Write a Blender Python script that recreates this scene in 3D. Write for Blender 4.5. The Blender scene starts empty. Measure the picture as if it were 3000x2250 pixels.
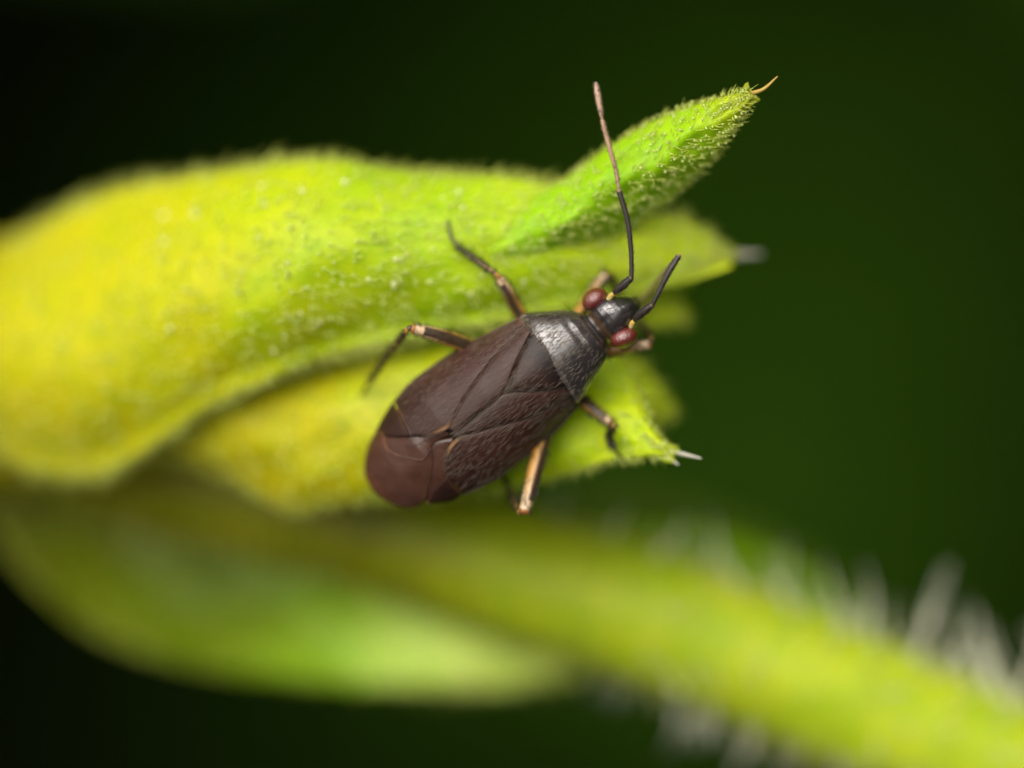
import bpy, math, random
import numpy as np
from mathutils import Vector, Matrix

random.seed(7)
rng = np.random.default_rng(11)
scene = bpy.context.scene
scene.unit_settings.system = 'METRIC'
scene.unit_settings.scale_length = 0.001          # one unit is one millimetre
col = scene.collection

# ------------------------------------------------------------------ camera
D = 60.0                                           # working distance, mm
PXMM = 240.0                                       # photo pixels per mm in the plane of focus
cam_data = bpy.data.cameras.new('camera')
cam = bpy.data.objects.new('camera', cam_data)
col.objects.link(cam)
cam.location = (0, 0, D)
cam_data.sensor_width = 36.0
cam_data.lens = 36.0 * D / (3000 / PXMM)
cam_data.clip_start = 1.0
cam_data.clip_end = 5000.0
cam_data.dof.use_dof = True
cam_data.dof.focus_distance = D + 0.08
APERTURE = 7.0                                     # entrance pupil, mm
cam_data.dof.aperture_fstop = cam_data.lens * 1e-3 / APERTURE
scene.camera = cam

# ------------------------------------------------------------------ sky, sun, exposure
SUN_TILT, SUN_AZ = 33.0, -34.0                     # from the zenith; from +Y towards -X
world = bpy.data.worlds.new('World')
scene.world = world
world.use_nodes = True
wn = world.node_tree.nodes
sky = wn.new('ShaderNodeTexSky')
sky.sky_type = 'NISHITA'
sky.sun_disc = False
sky.sun_elevation = math.radians(90 - SUN_TILT)
sky.sun_rotation = math.radians(SUN_AZ)
sky.dust_density = 5.0
sky.air_density = 0.05
sky.ozone_density = 0.0
world.node_tree.links.new(sky.outputs[0], wn['Background'].inputs[0])
wn['Background'].inputs[1].default_value = 0.05

sun_data = bpy.data.lights.new('sun', 'SUN')
sun_data.energy = 1.5
sun_data.angle = math.radians(66)                  # broad soft sun in place of a flash diffuser
sun_data.color = (1.0, 0.965, 0.91)
sun = bpy.data.objects.new('sun', sun_data)
col.objects.link(sun)
st, sa = math.radians(SUN_TILT), math.radians(SUN_AZ)
SUN = Vector((math.sin(st) * math.sin(sa), math.sin(st) * math.cos(sa), math.cos(st)))
sun.rotation_euler = SUN.to_track_quat('Z', 'Y').to_euler()
sun.location = SUN * 200

scene.view_settings.view_transform = 'Standard'
scene.view_settings.look = 'None'
scene.view_settings.gamma = 1.0
scene.view_settings.exposure = 1.45
scene.view_settings.use_curve_mapping = False
scene.cycles.use_denoising = True
scene.cycles.max_bounces = 8

# ------------------------------------------------------------------ helpers
def P(px, py, z=0.0):
    """photo pixel at height z (mm, plane of focus = 0) -> point in the place"""
    k = (D - z) / D / PXMM
    return np.array(((px - 1500) * k, (1125 - py) * k, z))

CU, SU = 0.77, 0.637
def B(u, v, h):
    """bug frame (u to the head, v to its left, h up; photo pixels) -> point"""
    return P(1440 + CU * u - SU * v, 1180 - SU * u - CU * v, h / PXMM)

def resample(pts, n, smooth=True):
    pts = np.array(pts, float)
    if smooth and len(pts) > 2:                     # Catmull-Rom
        q = np.vstack([2 * pts[0] - pts[1], pts, 2 * pts[-1] - pts[-2]])
        out = []
        for i in range(len(pts) - 1):
            p0, p1, p2, p3 = q[i:i + 4]
            for t in np.linspace(0, 1, 14, endpoint=False):
                out.append(.5 * (2 * p1 + (p2 - p0) * t + (2 * p0 - 5 * p1 + 4 * p2 - p3) * t * t
                                 + (3 * p1 - p0 - 3 * p2 + p3) * t ** 3))
        out.append(pts[-1])
        pts = np.array(out)
    d = np.r_[0, np.cumsum(np.linalg.norm(np.diff(pts, axis=0), axis=1))]
    t = np.linspace(0, d[-1], n)
    return np.stack([np.interp(t, d, pts[:, k]) for k in range(pts.shape[1])], 1)

def tag(o, label=None, cat=None, group=None, kind=None):
    if label: o['label'] = label
    if cat: o['category'] = cat
    if group: o['group'] = group
    if kind: o['kind'] = kind
    return o

def empty(name, loc):
    o = bpy.data.objects.new(name, None)
    o.empty_display_size = 0.3
    o.location = loc
    o['base'] = [float(c) for c in loc]
    col.objects.link(o)
    return o

def base_of(o):
    while o is not None:
        if 'base' in o: return np.array(o['base'][:])
        o = o.parent
    return np.zeros(3)

def obj(name, verts, faces, mat, parent=None, colors=None, smooth=True, kind=None):
    """one mesh object, its vertices given in the place's own coordinates"""
    verts = np.asarray(verts, float) - base_of(parent)
    me = bpy.data.meshes.new(name)
    me.from_pydata(verts.tolist(), [], faces if isinstance(faces, list) else faces.tolist())
    me.update()
    if smooth:
        me.polygons.foreach_set('use_smooth', [True] * len(me.polygons))
    if colors is not None:
        ca = me.color_attributes.new('Col', 'FLOAT_COLOR', 'POINT')
        c = np.ones((len(verts), 4), np.float32)
        c[:, :3] = colors
        ca.data.foreach_set('color', c.ravel())
    me.materials.append(mat)
    o = bpy.data.objects.new(name, me)
    col.objects.link(o)
    if parent is not None: o.parent = parent
    if kind: o['kind'] = kind
    return o

def grid_faces(n, m, closed=False, off=0):
    f = []
    mm = m if closed else m - 1
    for i in range(n - 1):
        for j in range(mm):
            a, b = i * m + j, i * m + (j + 1) % m
            f.append((off + a, off + b, off + b + m, off + a + m))
    return f

def tube(path, radii, sides=14, colf=None, flat=1.0, n=40, caps=True):
    """tapered round limb along a smooth path; colf(t, theta) gives vertex colours"""
    pr = resample(np.column_stack([np.array(path, float), np.interp(
        np.linspace(0, 1, len(path)), np.linspace(0, 1, len(radii)), radii)]), n)
    p, r = pr[:, :3], pr[:, 3]
    tan = np.gradient(p, axis=0); tan /= np.linalg.norm(tan, axis=1)[:, None]
    up = np.array((0, 0, 1.0))
    V, C = [], []
    for i in range(n):
        s = np.cross(up, tan[i]); L = np.linalg.norm(s)
        s = s / L if L > 1e-4 else np.array((1.0, 0, 0))
        w = np.cross(tan[i], s)
        for k in range(sides):
            a = 2 * math.pi * k / sides
            V.append(p[i] + r[i] * (math.cos(a) * s * flat + math.sin(a) * w))
            if colf: C.append(colf(i / (n - 1), a))
    F = grid_faces(n, sides, True)
    if caps:
        for i, q in ((0, -1), (n - 1, 1)):
            V.append(p[i] + tan[i] * q * r[i] * .45)
            c = len(V) - 1
            if colf: C.append(colf(i / (n - 1), math.pi / 2))
            for k in range(sides):
                a, b = i * sides + k, i * sides + (k + 1) % sides
                F.append((c, b, a) if q < 0 else (c, a, b))
    return np.array(V), F, (np.array(C) if colf else None)

def hairs(roots, dirs, length, radius, bend=None, sides=3):
    """tapered curved hairs, one mesh"""
    roots = np.asarray(roots); N = len(roots)
    dirs = dirs / np.linalg.norm(dirs, axis=1)[:, None]
    length = np.broadcast_to(length, N)[:, None]; radius = np.broadcast_to(radius, N)[:, None]
    if bend is None: bend = np.zeros((N, 3))
    ref = np.where(np.abs(dirs[:, 2:3]) > .9, np.array([[1.0, 0, 0]]), np.array([[0, 0, 1.0]]))
    a = np.cross(dirs, ref); a /= np.linalg.norm(a, axis=1)[:, None]
    b = np.cross(dirs, a)
    V = []
    for t, k in ((-0.03, 1.0), (.38, .85), (.74, .55)):
        c = roots + dirs * length * t + bend * length * t * t
        for s in range(sides):
            g = 2 * math.pi * s / sides
            V.append(c + radius * k * (math.cos(g) * a + math.sin(g) * b))
    V.append(roots + dirs * length + bend * length)
    V = np.stack(V, 1)                                  # N, 3*sides+1, 3
    K = V.shape[1]
    pat = []
    for r in range(2):
        for s in range(sides):
            pat.append((r * sides + s, r * sides + (s + 1) % sides, (r + 1) * sides + (s + 1) % sides, (r + 1) * sides + s))
    tip = [(2 * sides + s, 2 * sides + (s + 1) % sides, 3 * sides) for s in range(sides)]
    q = (np.array(pat)[None] + (np.arange(N) * K)[:, None, None]).reshape(-1, 4)
    t = (np.array(tip)[None] + (np.arange(N) * K)[:, None, None]).reshape(-1, 3)
    return V.reshape(-1, 3), q.tolist() + t.tolist()

def beads(centers, radii):
    """tiny round gland heads, one mesh"""
    import itertools
    a = []
    for lat in (-50, 0, 50):
        for k in range(6):
            g = math.radians(60 * k + (30 if lat == 0 else 0)); l = math.radians(lat)
            a.append((math.cos(l) * math.cos(g), math.cos(l) * math.sin(g), math.sin(l)))
    a += [(0, 0, -1), (0, 0, 1)]
    a = np.array(a); K = len(a)
    f = []
    for r in range(2):
        for k in range(6):
            x, y = r * 6 + k, r * 6 + (k + 1) % 6
            if r == 0: f += [(x, y, x + 6), (y, y + 6, x + 6)]
            else: f += [(x, y, y + 6), (x, y + 6, x + 6)]
    for k in range(6):
        f += [(18, (k + 1) % 6, k), (19, 12 + k, 12 + (k + 1) % 6)]
    N = len(centers)
    V = centers[:, None] + a[None] * np.broadcast_to(radii, N)[:, None, None]
    F = (np.array(f)[None] + (np.arange(N) * K)[:, None, None]).reshape(-1, 3)
    return V.reshape(-1, 3), F.tolist()

# ------------------------------------------------------------------ materials
def material(name, base=(.5, .5, .5), rough=.5, spec=.5, attr=False, noise=(), bump=None,
             sss=0.0, sss_radius=(.3, .3, .1), coat=0.0, coat_rough=.2, translucent=0.0, trans_col=None,
             gradient=None, aniso=None, sheen=0.0):
    m = bpy.data.materials.new(name)
    m.use_nodes = True
    N, L = m.node_tree.nodes, m.node_tree.links
    b = N['Principled BSDF']
    b.inputs['Roughness'].default_value = rough
    b.inputs['Specular IOR Level'].default_value = spec
    b.inputs['Coat Weight'].default_value = coat
    b.inputs['Coat Roughness'].default_value = coat_rough
    b.inputs['Sheen Weight'].default_value = sheen
    tc = N.new('ShaderNodeTexCoord')
    if attr:
        c = N.new('ShaderNodeAttribute'); c.attribute_name = 'Col'; out = c.outputs['Color']
    elif gradient:
        # gradient: (point A, point B, [(pos, colour), ...]) along the object's own length
        A, Bp, stops = gradient
        ax = (Bp - A); ln = np.linalg.norm(ax); ax = ax / ln
        dot = N.new('ShaderNodeVectorMath'); dot.operation = 'DOT_PRODUCT'
        sub = N.new('ShaderNodeVectorMath'); sub.operation = 'SUBTRACT'
        sub.inputs[1].default_value = A
        L.new(tc.outputs['Object'], sub.inputs[0]); L.new(sub.outputs[0], dot.inputs[0])
        dot.inputs[1].default_value = ax / ln
        nz = N.new('ShaderNodeTexNoise'); nz.inputs['Scale'].default_value = .9; nz.inputs['Detail'].default_value = 3
        L.new(tc.outputs['Object'], nz.inputs['Vector'])
        ad = N.new('ShaderNodeMath'); ad.operation = 'MULTIPLY_ADD'
        L.new(nz.outputs['Fac'], ad.inputs[0]); ad.inputs[1].default_value = .35
        sh = N.new('ShaderNodeMath'); sh.operation = 'SUBTRACT'; sh.inputs[1].default_value = .175
        L.new(dot.outputs['Value'], ad.inputs[2]); L.new(ad.outputs[0], sh.inputs[0])
        r = N.new('ShaderNodeValToRGB')
        els = r.color_ramp.elements
        while len(els) < len(stops): els.new(.5)
        for e, (p, cc) in zip(els, stops):
            e.position = p; e.color = (*cc, 1)
        L.new(sh.outputs[0], r.inputs[0]); out = r.outputs['Color']
    else:
        c = N.new('ShaderNodeRGB'); c.outputs[0].default_value = (*base, 1); out = c.outputs[0]
    for (scale, c2, lo, hi, stretch) in noise:
        nz = N.new('ShaderNodeTexNoise'); nz.inputs['Scale'].default_value = scale
        nz.inputs['Detail'].default_value = 5; nz.inputs['Roughness'].default_value = .6
        mp = N.new('ShaderNodeMapping'); mp.inputs['Scale'].default_value = stretch
        mp.inputs['Rotation'].default_value = (0, 0, -math.atan2(SU, CU)) if stretch != (1, 1, 1) else (0, 0, 0)
        L.new(tc.outputs['Object'], mp.inputs[0]); L.new(mp.outputs[0], nz.inputs['Vector'])
        mr = N.new('ShaderNodeMapRange'); mr.inputs[1].default_value = lo; mr.inputs[2].default_value = hi
        L.new(nz.outputs['Fac'], mr.inputs[0])
        mx = N.new('ShaderNodeMix'); mx.data_type = 'RGBA'; mx.blend_type = 'MULTIPLY'
        L.new(mr.outputs[0], mx.inputs[0]); L.new(out, mx.inputs[6]); mx.inputs[7].default_value = (*c2, 1)
        out = mx.outputs[2]
    L.new(out, b.inputs['Base Color'])
    bp = None
    if bump:
        last = None
        for (kind, scale, strength, dist, stretch) in bump:
            if kind == 'voronoi':
                t = N.new('ShaderNodeTexVoronoi'); t.inputs['Scale'].default_value = scale; o_ = t.outputs['Distance']
            else:
                t = N.new('ShaderNodeTexNoise'); t.inputs['Scale'].default_value = scale
                t.inputs['Detail'].default_value = 4; o_ = t.outputs['Fac']
            mp = N.new('ShaderNodeMapping'); mp.inputs['Scale'].default_value = stretch
            mp.inputs['Rotation'].default_value = (0, 0, -math.atan2(SU, CU)) if stretch != (1, 1, 1) else (0, 0, 0)
            L.new(tc.outputs['Object'], mp.inputs[0]); L.new(mp.outputs[0], t.inputs['Vector'])
            bp = N.new('ShaderNodeBump'); bp.inputs['Strength'].default_value = strength
            bp.inputs['Distance'].default_value = dist
            if kind == 'voronoi': bp.invert = True
            L.new(o_, bp.inputs['Height'])
            if last: L.new(last, bp.inputs['Normal'])
            last = bp.outputs[0]
        L.new(last, b.inputs['Normal'])
        if coat: L.new(last, b.inputs['Coat Normal'])
    if sss:
        b.subsurface_method = 'RANDOM_WALK' if hasattr(b, 'subsurface_method') else None
        b.inputs['Subsurface Weight'].default_value = sss
        b.inputs['Subsurface Radius'].default_value = sss_radius
        b.inputs['Subsurface Scale'].default_value = 1.0
    if translucent:
        tr = N.new('ShaderNodeBsdfTranslucent')
        if trans_col is not None: tr.inputs[0].default_value = (*trans_col, 1)
        else: L.new(out, tr.inputs[0])
        ms = N.new('ShaderNodeMixShader'); ms.inputs[0].default_value = translucent
        L.new(b.outputs[0], ms.inputs[1]); L.new(tr.outputs[0], ms.inputs[2])
        L.new(ms.outputs[0], N['Material Output'].inputs['Surface'])
    return m

# ------------------------------------------------------------------ ground, low leaves and an added shading layer
GZ = -150.0
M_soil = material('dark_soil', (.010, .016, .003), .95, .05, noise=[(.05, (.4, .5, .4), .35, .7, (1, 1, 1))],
                  bump=[('noise', .4, .6, 1.0, (1, 1, 1))])
n = 60
gx = np.linspace(-1500, 1500, n)
gv = np.array([(x, y, GZ + 1.2 * math.sin(x * .031) * math.cos(y * .027)) for x in gx for y in gx])
ground = obj('ground', gv, grid_faces(n, n), M_soil)
tag(ground, 'dark bare soil far below the flower bud', 'ground', kind='structure')

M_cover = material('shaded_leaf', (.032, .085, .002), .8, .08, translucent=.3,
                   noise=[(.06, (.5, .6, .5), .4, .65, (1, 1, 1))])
def leaf_scatter(centers, az, tilt, size):
    """many simple pointed leaves, folded along the midrib, as one mesh"""
    V, F = [], []
    prof = [(0, .04), (.25, .3), (.5, .38), (.75, .25), (1, .0)]
    for c, a, t, s in zip(centers, az, tilt, size):
        d = np.array((math.cos(a) * math.cos(t), math.sin(a) * math.cos(t), math.sin(t)))
        side = np.array((-math.sin(a), math.cos(a), 0)); nn = np.cross(d, side)
        o = len(V)
        for (x, w) in prof:
            droop = -.18 * x * x
            V += [c + s * (d * x + side * w + nn * (.08 + droop)), c + s * (d * x + nn * droop), c + s * (d * x - side * w + nn * (.08 + droop))]
        for i in range(4):
            for j in range(2):
                q = o + i * 3 + j
                F.append((q, q + 1, q + 4, q + 3))
    return V, F
C_, A_, T_, S_ = [], [], [], []
for _ in range(1000):
    x, y = random.gauss(8.5, 6.5), random.gauss(1, 6)
    up = math.exp(-.5 * (((x - 8.5) / 7) ** 2 + ((y - 1) / 6) ** 2))
    C_.append(np.array((x, y, GZ + 1 + random.random() * 22 * up))); A_.append(random.random() * 6.283)
    T_.append(random.uniform(-.1, .4)); S_.append(random.uniform(6, 13))
V, F = leaf_scatter(C_, A_, T_, S_)
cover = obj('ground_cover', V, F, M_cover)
tag(cover, 'low dark green leaves growing on the shaded soil', 'ground cover', kind='stuff')

# unseen leaf layer round an open gap, added to keep sunlight off the ground
C_, A_, T_, S_ = [], [], [], []
while len(C_) < 3800:
    r = 330 * math.sqrt(random.random()); a = random.random() * 6.283
    z = random.uniform(-105, -62)
    x, y = r * math.cos(a), r * math.sin(a)
    k = (D - z) / D
    if abs(x) < 6.25 * k + 16 and abs(y) < 4.7 * k + 16: continue
    C_.append(np.array((x, y, z))); A_.append(a + math.pi / 2 + random.uniform(-1.2, 1.2)); T_.append(random.uniform(-.3, .3)); S_.append(random.uniform(18, 30))
ok = [i for i in range(len(C_)) if (lambda e, k: abs(e[0]) > 6.25 * k + 4 or abs(e[1]) > 4.7 * k + 4)(C_[i] + S_[i] * np.array((math.cos(A_[i]), math.sin(A_[i]), 0)), (D - C_[i][2]) / D)]
V, F = leaf_scatter([C_[i] for i in ok], [A_[i] for i in ok], [T_[i] for i in ok], [S_[i] for i in ok])
growth = obj('shading_leaves', V, F, M_cover)
tag(growth, 'unseen dense dark green leaves added below the bud to shade the ground', 'shading_leaves', kind='stuff')

# ------------------------------------------------------------------ the flower bud
bud = empty('flower_bud', (60, -42, GZ))
tag(bud, 'lime green hairy flower bud with pointed bristle-tipped sepals on a bent fuzzy stem', 'flower bud')
BB = base_of(bud)
YEL, LIM, GRN, DGR = (.44, .40, .002), (.40, .46, .003), (.25, .42, .02), (.13, .31, .015)
def sepal_mat(name, A, Bp, stops, mottle=()):
    return material(name, rough=.5, spec=.22, gradient=(A - BB, Bp - BB, stops), sss=.6, sss_radius=(.38, .45, .04),
                    noise=[(4, (.8, .9, .6), .45, .75, (1, 1, 1)), (1.4, (.85, .95, .8), .4, .7, (1, 1, 1)), *mottle],
                    bump=[('noise', 4, .3, .05, (1, 1, 1)), ('noise', 22, .2, .010, (1, 1, 1))])
M_tube = sepal_mat('sepal_lime', P(0, 1000, -3), P(2000, 700, -2), [(0, YEL), (.30, (.45, .45, .002)), (.48, (.38, .47, .003)), (.66, (.33, .49, .004)), (.85, (.44, .60, .006)), (1, (.64, .80, .015))])  # tip stops lightened: brightness painted in against the upper sepal's shadow
M_lobe = sepal_mat('sepal_green', P(1250, 820, -1), P(2200, 262, -.4), [(0, (.34, .49, .003)), (.3, (.26, .49, .003)), (.8, (.27, .47, .004)), (1, (.42, .46, .008))])
M_low = sepal_mat('sepal_yellow_green', P(600, 1350, -2), P(1970, 1330, -1), [(0, (.36, .31, .002)), (.35, (.38, .37, .002)), (.6, (.42, .58, .003)), (1, (.52, .66, .006))])  # base stops darkened with painted shade, tip stops lightened where the bug shades it
M_stem = sepal_mat('stem_green', P(300, 1500, -4), P(2000, 1800, -4), [(0, (.19, .18, .002)), (.45, (.21, .20, .002)), (.68, (.36, .42, .008)), (1, (.40, .47, .016))], mottle=[(1.1, (.78, .88, .4), .40, .65, (1, 1, 1))])  # brown-olive stops at the bud end are shade put into the colour
M_bract = sepal_mat('bract_green', P(0, 1600, -6), P(1650, 1950, -6), [(0, (.15, .16, .001)), (.4, (.12, .18, .001)), (.66, (.26, .44, .006)), (.80, (.62, .80, .16)), (1, (.62, .82, .14))])  # shade painted into the left stops, a lit patch into the right
M_leaf = material('leaf_dark', (.045, .08, .002), .7, .1)  # deeper leaf, its shade put into a darker base colour
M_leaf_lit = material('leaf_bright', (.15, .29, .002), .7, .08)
M_hair = material('plant_hair', (.80, .86, .22), .35, .5, translucent=.5, trans_col=(.8, .88, .12))
M_hair_white = material('stem_hair', (.80, .80, .66), .35, .5, translucent=.45, trans_col=(.75, .78, .55))
M_gland = material('gland_head', (.74, .82, .34), .18, .5, translucent=.4, trans_col=(.7, .8, .2))
M_glint = material('glint_bead', (.86, .88, .5), .08, .8, translucent=.35, trans_col=(.85, .88, .4))  # whitish base colour stands in for weak glints
M_bristle = material('bristle_pale', (.62, .60, .50), .4, .5, translucent=.35, trans_col=(.6, .6, .4))
M_bristle_tan = material('bristle_tan', (.36, .24, .04), .45, .5)

RISE = .25
def sepal(name, a, b, bulge, mat, n=110, m=56, power=.8, skew=0.0, thick=.10, rough=.02, warp=0.0, fold=0.0, lip=0.0):
    """a hollow-backed sepal between two edge curves (photo pixels, height in mm), bulging between them"""
    a, b = resample(a, n), resample(b, n)
    if name == 'sepal': a[:, 2] += RISE; b[:, 2] += RISE
    bul = np.interp(np.linspace(0, 1, n), np.linspace(0, 1, len(bulge)), bulge)
    s = np.linspace(0, 1, m)
    sk = s ** (2 ** skew)
    prof = (1 - (2 * sk - 1) ** 2).clip(0) ** power
    if fold: prof = prof * (1 - fold) + fold * (1 - np.abs(2 * sk - 1))
    top = np.zeros((n, m, 3))
    ph = rng.random(6) * 6.28
    for i in range(n):
        q = a[i][None] * (1 - s)[:, None] + b[i][None] * s[:, None]
        q[:, 2] += bul[i] * prof
        t = i / (n - 1)
        q[:, 2] += rough * (np.sin(23 * t + 9 * s + ph[0]) + np.sin(14 * s - 31 * t + ph[1]) + .7 * np.sin(41 * t + 17 * s + ph[2]))
        if lip: q[:, 2] += lip * (((s - .90) / .10).clip(0)) ** 1.6
        q[:, 2] += warp * np.sin(7 * t + 5 * s + ph[3])
        for j in range(m): top[i, j] = P(*q[j])
    du, dv = np.gradient(top, axis=0), np.gradient(top, axis=1)
    nr = np.cross(dv, du); nr /= np.linalg.norm(nr, axis=2)[..., None] + 1e-9
    nr *= np.where(nr[..., 2:3] < 0, -1, 1)
    # the margin gets a rounded rim: offset shell closed round the edge
    bot = top - nr * thick
    V = np.concatenate([top.reshape(-1, 3), bot.reshape(-1, 3)])
    F = [f[::-1] for f in grid_faces(n, m)] + grid_faces(n, m, off=n * m)
    ring = [(i, 0) for i in range(n)] + [(n - 1, j) for j in range(1, m)] + [(i, m - 1) for i in range(n - 2, -1, -1)] + [(0, j) for j in range(m - 2, 0, -1)]
    for k in range(len(ring)):
        p, q = ring[k], ring[(k + 1) % len(ring)]
        x, y = p[0] * m + p[1], q[0] * m + q[1]
        F.append((x, y, y + n * m, x + n * m))
    o = obj(name, V, F, mat, bud)
    return o, top, nr, du / (np.linalg.norm(du, axis=2)[..., None] + 1e-9)

def rim_fuzz(part, top, nr, along, count, length, radius, mat):
    n, m, _ = top.shape
    e = rng.integers(2, n, count); low = rng.random(count) < .5
    side = np.where(low, m - 1 - rng.integers(0, 3, count), rng.integers(0, 3, count))
    inner = np.where(low, m - 6, 5)
    out = top[e, np.where(low, m - 1, 0)] - top[e, inner]; out /= np.linalg.norm(out, axis=1)[:, None] + 1e-9
    V, F = hairs(top[e, side], out + .3 * along[e, side] + .5 * nr[e, side] + rng.normal(0, .3, (count, 3)), rng.uniform(*length, count), radius)
    return obj('rim_fuzz', V, F, mat, part, kind='stuff')

def fuzz(part, top, nr, along, count, length, radius, glands=0, edge=0, tmin=0.0, edge_len=None, gland_r=.018):
    n, m, _ = top.shape
    i = (rng.random(count) * (1 - tmin) + tmin) * (n - 1); j = rng.random(count) * (m - 1)
    i, j = i.astype(int), j.astype(int)
    r, d = top[i, j], nr[i, j] + .55 * along[i, j] + rng.normal(0, .3, (count, 3))
    L = rng.uniform(*length, count)
    R = rng.uniform(.7, 1.2, count) * radius
    if edge:
        e = rng.integers(0, n, edge); side = rng.integers(0, 2, edge) * (m - 1)
        inner = np.where(side == 0, 1, m - 2)
        out = top[e, side] - top[e, inner]; out /= np.linalg.norm(out, axis=1)[:, None] + 1e-9
        r = np.vstack([r, top[e, side]])
        d = np.vstack([d, out + .4 * along[e, side] + .35 * nr[e, side] + rng.normal(0, .25, (edge, 3))])
        el = edge_len or length
        L = np.r_[L, rng.uniform(*el, edge)]; R = np.r_[R, np.full(edge, radius)]
    V, F = hairs(r, d, L, R, bend=.35 * along[np.r_[i, e] if edge else i, np.r_[j, side] if edge else j])
    o = obj('fuzz', V, F, M_hair, part, kind='stuff')
    if glands:
        k = rng.integers(0, len(i), glands)
        c = r[:count][k] + nr[i[k], j[k]] * rng.uniform(.01, .06, glands)[:, None]
        V, F = beads(c, rng.uniform(.5, 1.3, glands) * gland_r)
        obj('gland_beads', V, F, M_gland, part, kind='stuff')
    return o

# stem: up from the soil, out of sight at the lower right, then bent back under the bud
stem_px = [(1150, 3000, -6.5, .95), (3700, 2640, -5.2, .95), (3300, 2410, -4.6, .92), (2600, 2100, -4.4, .90), (2000, 1845, -4.4, .88),
           (1500, 1675, -4.5, .88), (1000, 1500, -4.7, .90), (600, 1390, -5.2, .95), (200, 1270, -5.6, 1.0), (-220, 1180, -5.4, 1.1)]
pts = [np.r_[BB, 1.5], np.r_[BB + (-8, 6, 60), 1.2], np.r_[BB + (-30, 20, 118), 1.0]]
pts += [np.r_[P(x, y, z), r] for (x, y, z, r) in stem_px[1:]]
sp = resample(pts, 260)
V, F, _ = tube(sp[:, :3], sp[:, 3], sides=36, n=260)
V += .012 * np.sin(V * 7.3 + 1)[:, [1, 2, 0]] + .008 * np.sin(V * 19)[:, [2, 0, 1]]
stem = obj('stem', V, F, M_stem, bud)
# short stem down
sel = np.where(sp[:, 2] > -6.0)[0]
def stem_roots(k, lo=0.0, hi=1.0):
    i = sel[(lo * len(sel) + rng.random(k) * (hi - lo) * (len(sel) - 1)).astype(int)]
    f = rng.random(k)[:, None]
    p = sp[i, :3] * (1 - f) + sp[np.minimum(i + 1, len(sp) - 1), :3] * f
    tg = sp[np.minimum(i + 1, len(sp) - 1), :3] - sp[i - 1, :3]; tg /= np.linalg.norm(tg, axis=1)[:, None]
    return p, tg, sp[i, 3]
p, tg, r = stem_roots(2600)
rd = rng.normal(0, 1, (2600, 3)); rd -= tg * (rd * tg).sum(1)[:, None]; rd /= np.linalg.norm(rd, axis=1)[:, None]
V, F = hairs(p + rd * r[:, None] * .97, rd - .3 * tg + rng.normal(0, .2, (2600, 3)), rng.uniform(.12, .4, 2600), .009)
obj('fuzz', V, F, M_hair, stem, kind='stuff')

p, tg, r = stem_roots(420, 0.0, .55)
rd = rng.normal(0, 1, (420, 3)); rd -= tg * (rd * tg).sum(1)[:, None]; rd /= np.linalg.norm(rd, axis=1)[:, None]
V, F = hairs(p + rd * r[:, None] * .97, rd - .25 * tg + rng.normal(0, .2, (420, 3)), rng.uniform(.3, .75, 420), .016, bend=rng.normal(0, .15, (420, 3)))
obj('fuzz', V, F, M_hair_white, stem, kind='stuff')

# long single hairs along the stem (position along the stem in photo pixels, angle, length in mm)
long_mesh = []
for k in range(4):
    L = 1.0
    a = np.linspace(0, 1, 12)
    path = np.stack([(.06 + .06 * k) * np.sin(a * 2.2) * (1 if k % 2 else -1), .05 * k * a * a, a * L], 1)
    V, F, _ = tube(path, [.05, .036, .02, .004], sides=6, n=12)
    me = bpy.data.meshes.new('hair'); me.from_pydata(V.tolist(), [], F); me.update()
    me.polygons.foreach_set('use_smooth', [True] * len(me.polygons))
    me.materials.append(M_hair_white); long_mesh.append(me)
def long_hair(p0, p1, which):
    d = Vector(p1 - p0); L = d.length
    o = bpy.data.objects.new('hair', long_mesh[which % 4])
    col.objects.link(o); o.parent = stem
    o.location = Vector(p0 - BB)
    o.rotation_mode = 'QUATERNION'
    o.rotation_quaternion = d.to_track_quat('Z', 'Y')
    w = min(1.0, .55 + .3 * L)
    o.scale = (w, w, L)
HL = [((2120, 1640), (2075, 1500)), ((2180, 1680), (2110, 1540)), ((2300, 1740), (2275, 1590)), ((2340, 1760), (2290, 1600)),
      ((2470, 1830), (2400, 1640)), ((2510, 1850), (2440, 1660)), ((2560, 1880), (2500, 1650)), ((2590, 1890), (2580, 1740)),
      ((2680, 1930), (2780, 1640)), ((2700, 1940), (2790, 1660)), ((2750, 1960), (2800, 1780)), ((2850, 2010), (2850, 1760)),
      ((2900, 2020), (2830, 1760)), ((2960, 2050), (2880, 1780)), ((2990, 2060), (3010, 1800)), ((3060, 2090), (2930, 1800)),
      ((3120, 2120), (2990, 1830)), ((2030, 1600), (2020, 1520)), ((1950, 1570), (1985, 1480)), ((2640, 1900), (2640, 1760)),
      ((2020, 2090), (1960, 2215)), ((2190, 2160), (2120, 2280)), ((2100, 2120), (2075, 2210)),
      ((1650, 1490), (1700, 1440)), ((1800, 1540), (1830, 1470)), ((2400, 1800), (2370, 1690)), ((2800, 1990), (2860, 1830)), ((2920, 2040), (2960, 1880))]
def stem_edge_z(px):
    return -4.3
for k, (p0, p1) in enumerate(HL):
    zz = (-4.9 if p0[1] > 2070 and p0[0] < 2300 else -4.25) + random.uniform(-.25, .3)
    c = P(p0[0], p0[1], zz)
    # pull the root onto the stem
    i = np.argmin(np.linalg.norm(sp[:, :3] - c, axis=1))
    v = c - sp[i, :3]; c = sp[i, :3] + v / np.linalg.norm(v) * sp[i, 3] * .95
    long_hair(c, P(p1[0], p1[1], zz + random.uniform(-.3, .4)), k)

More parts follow.
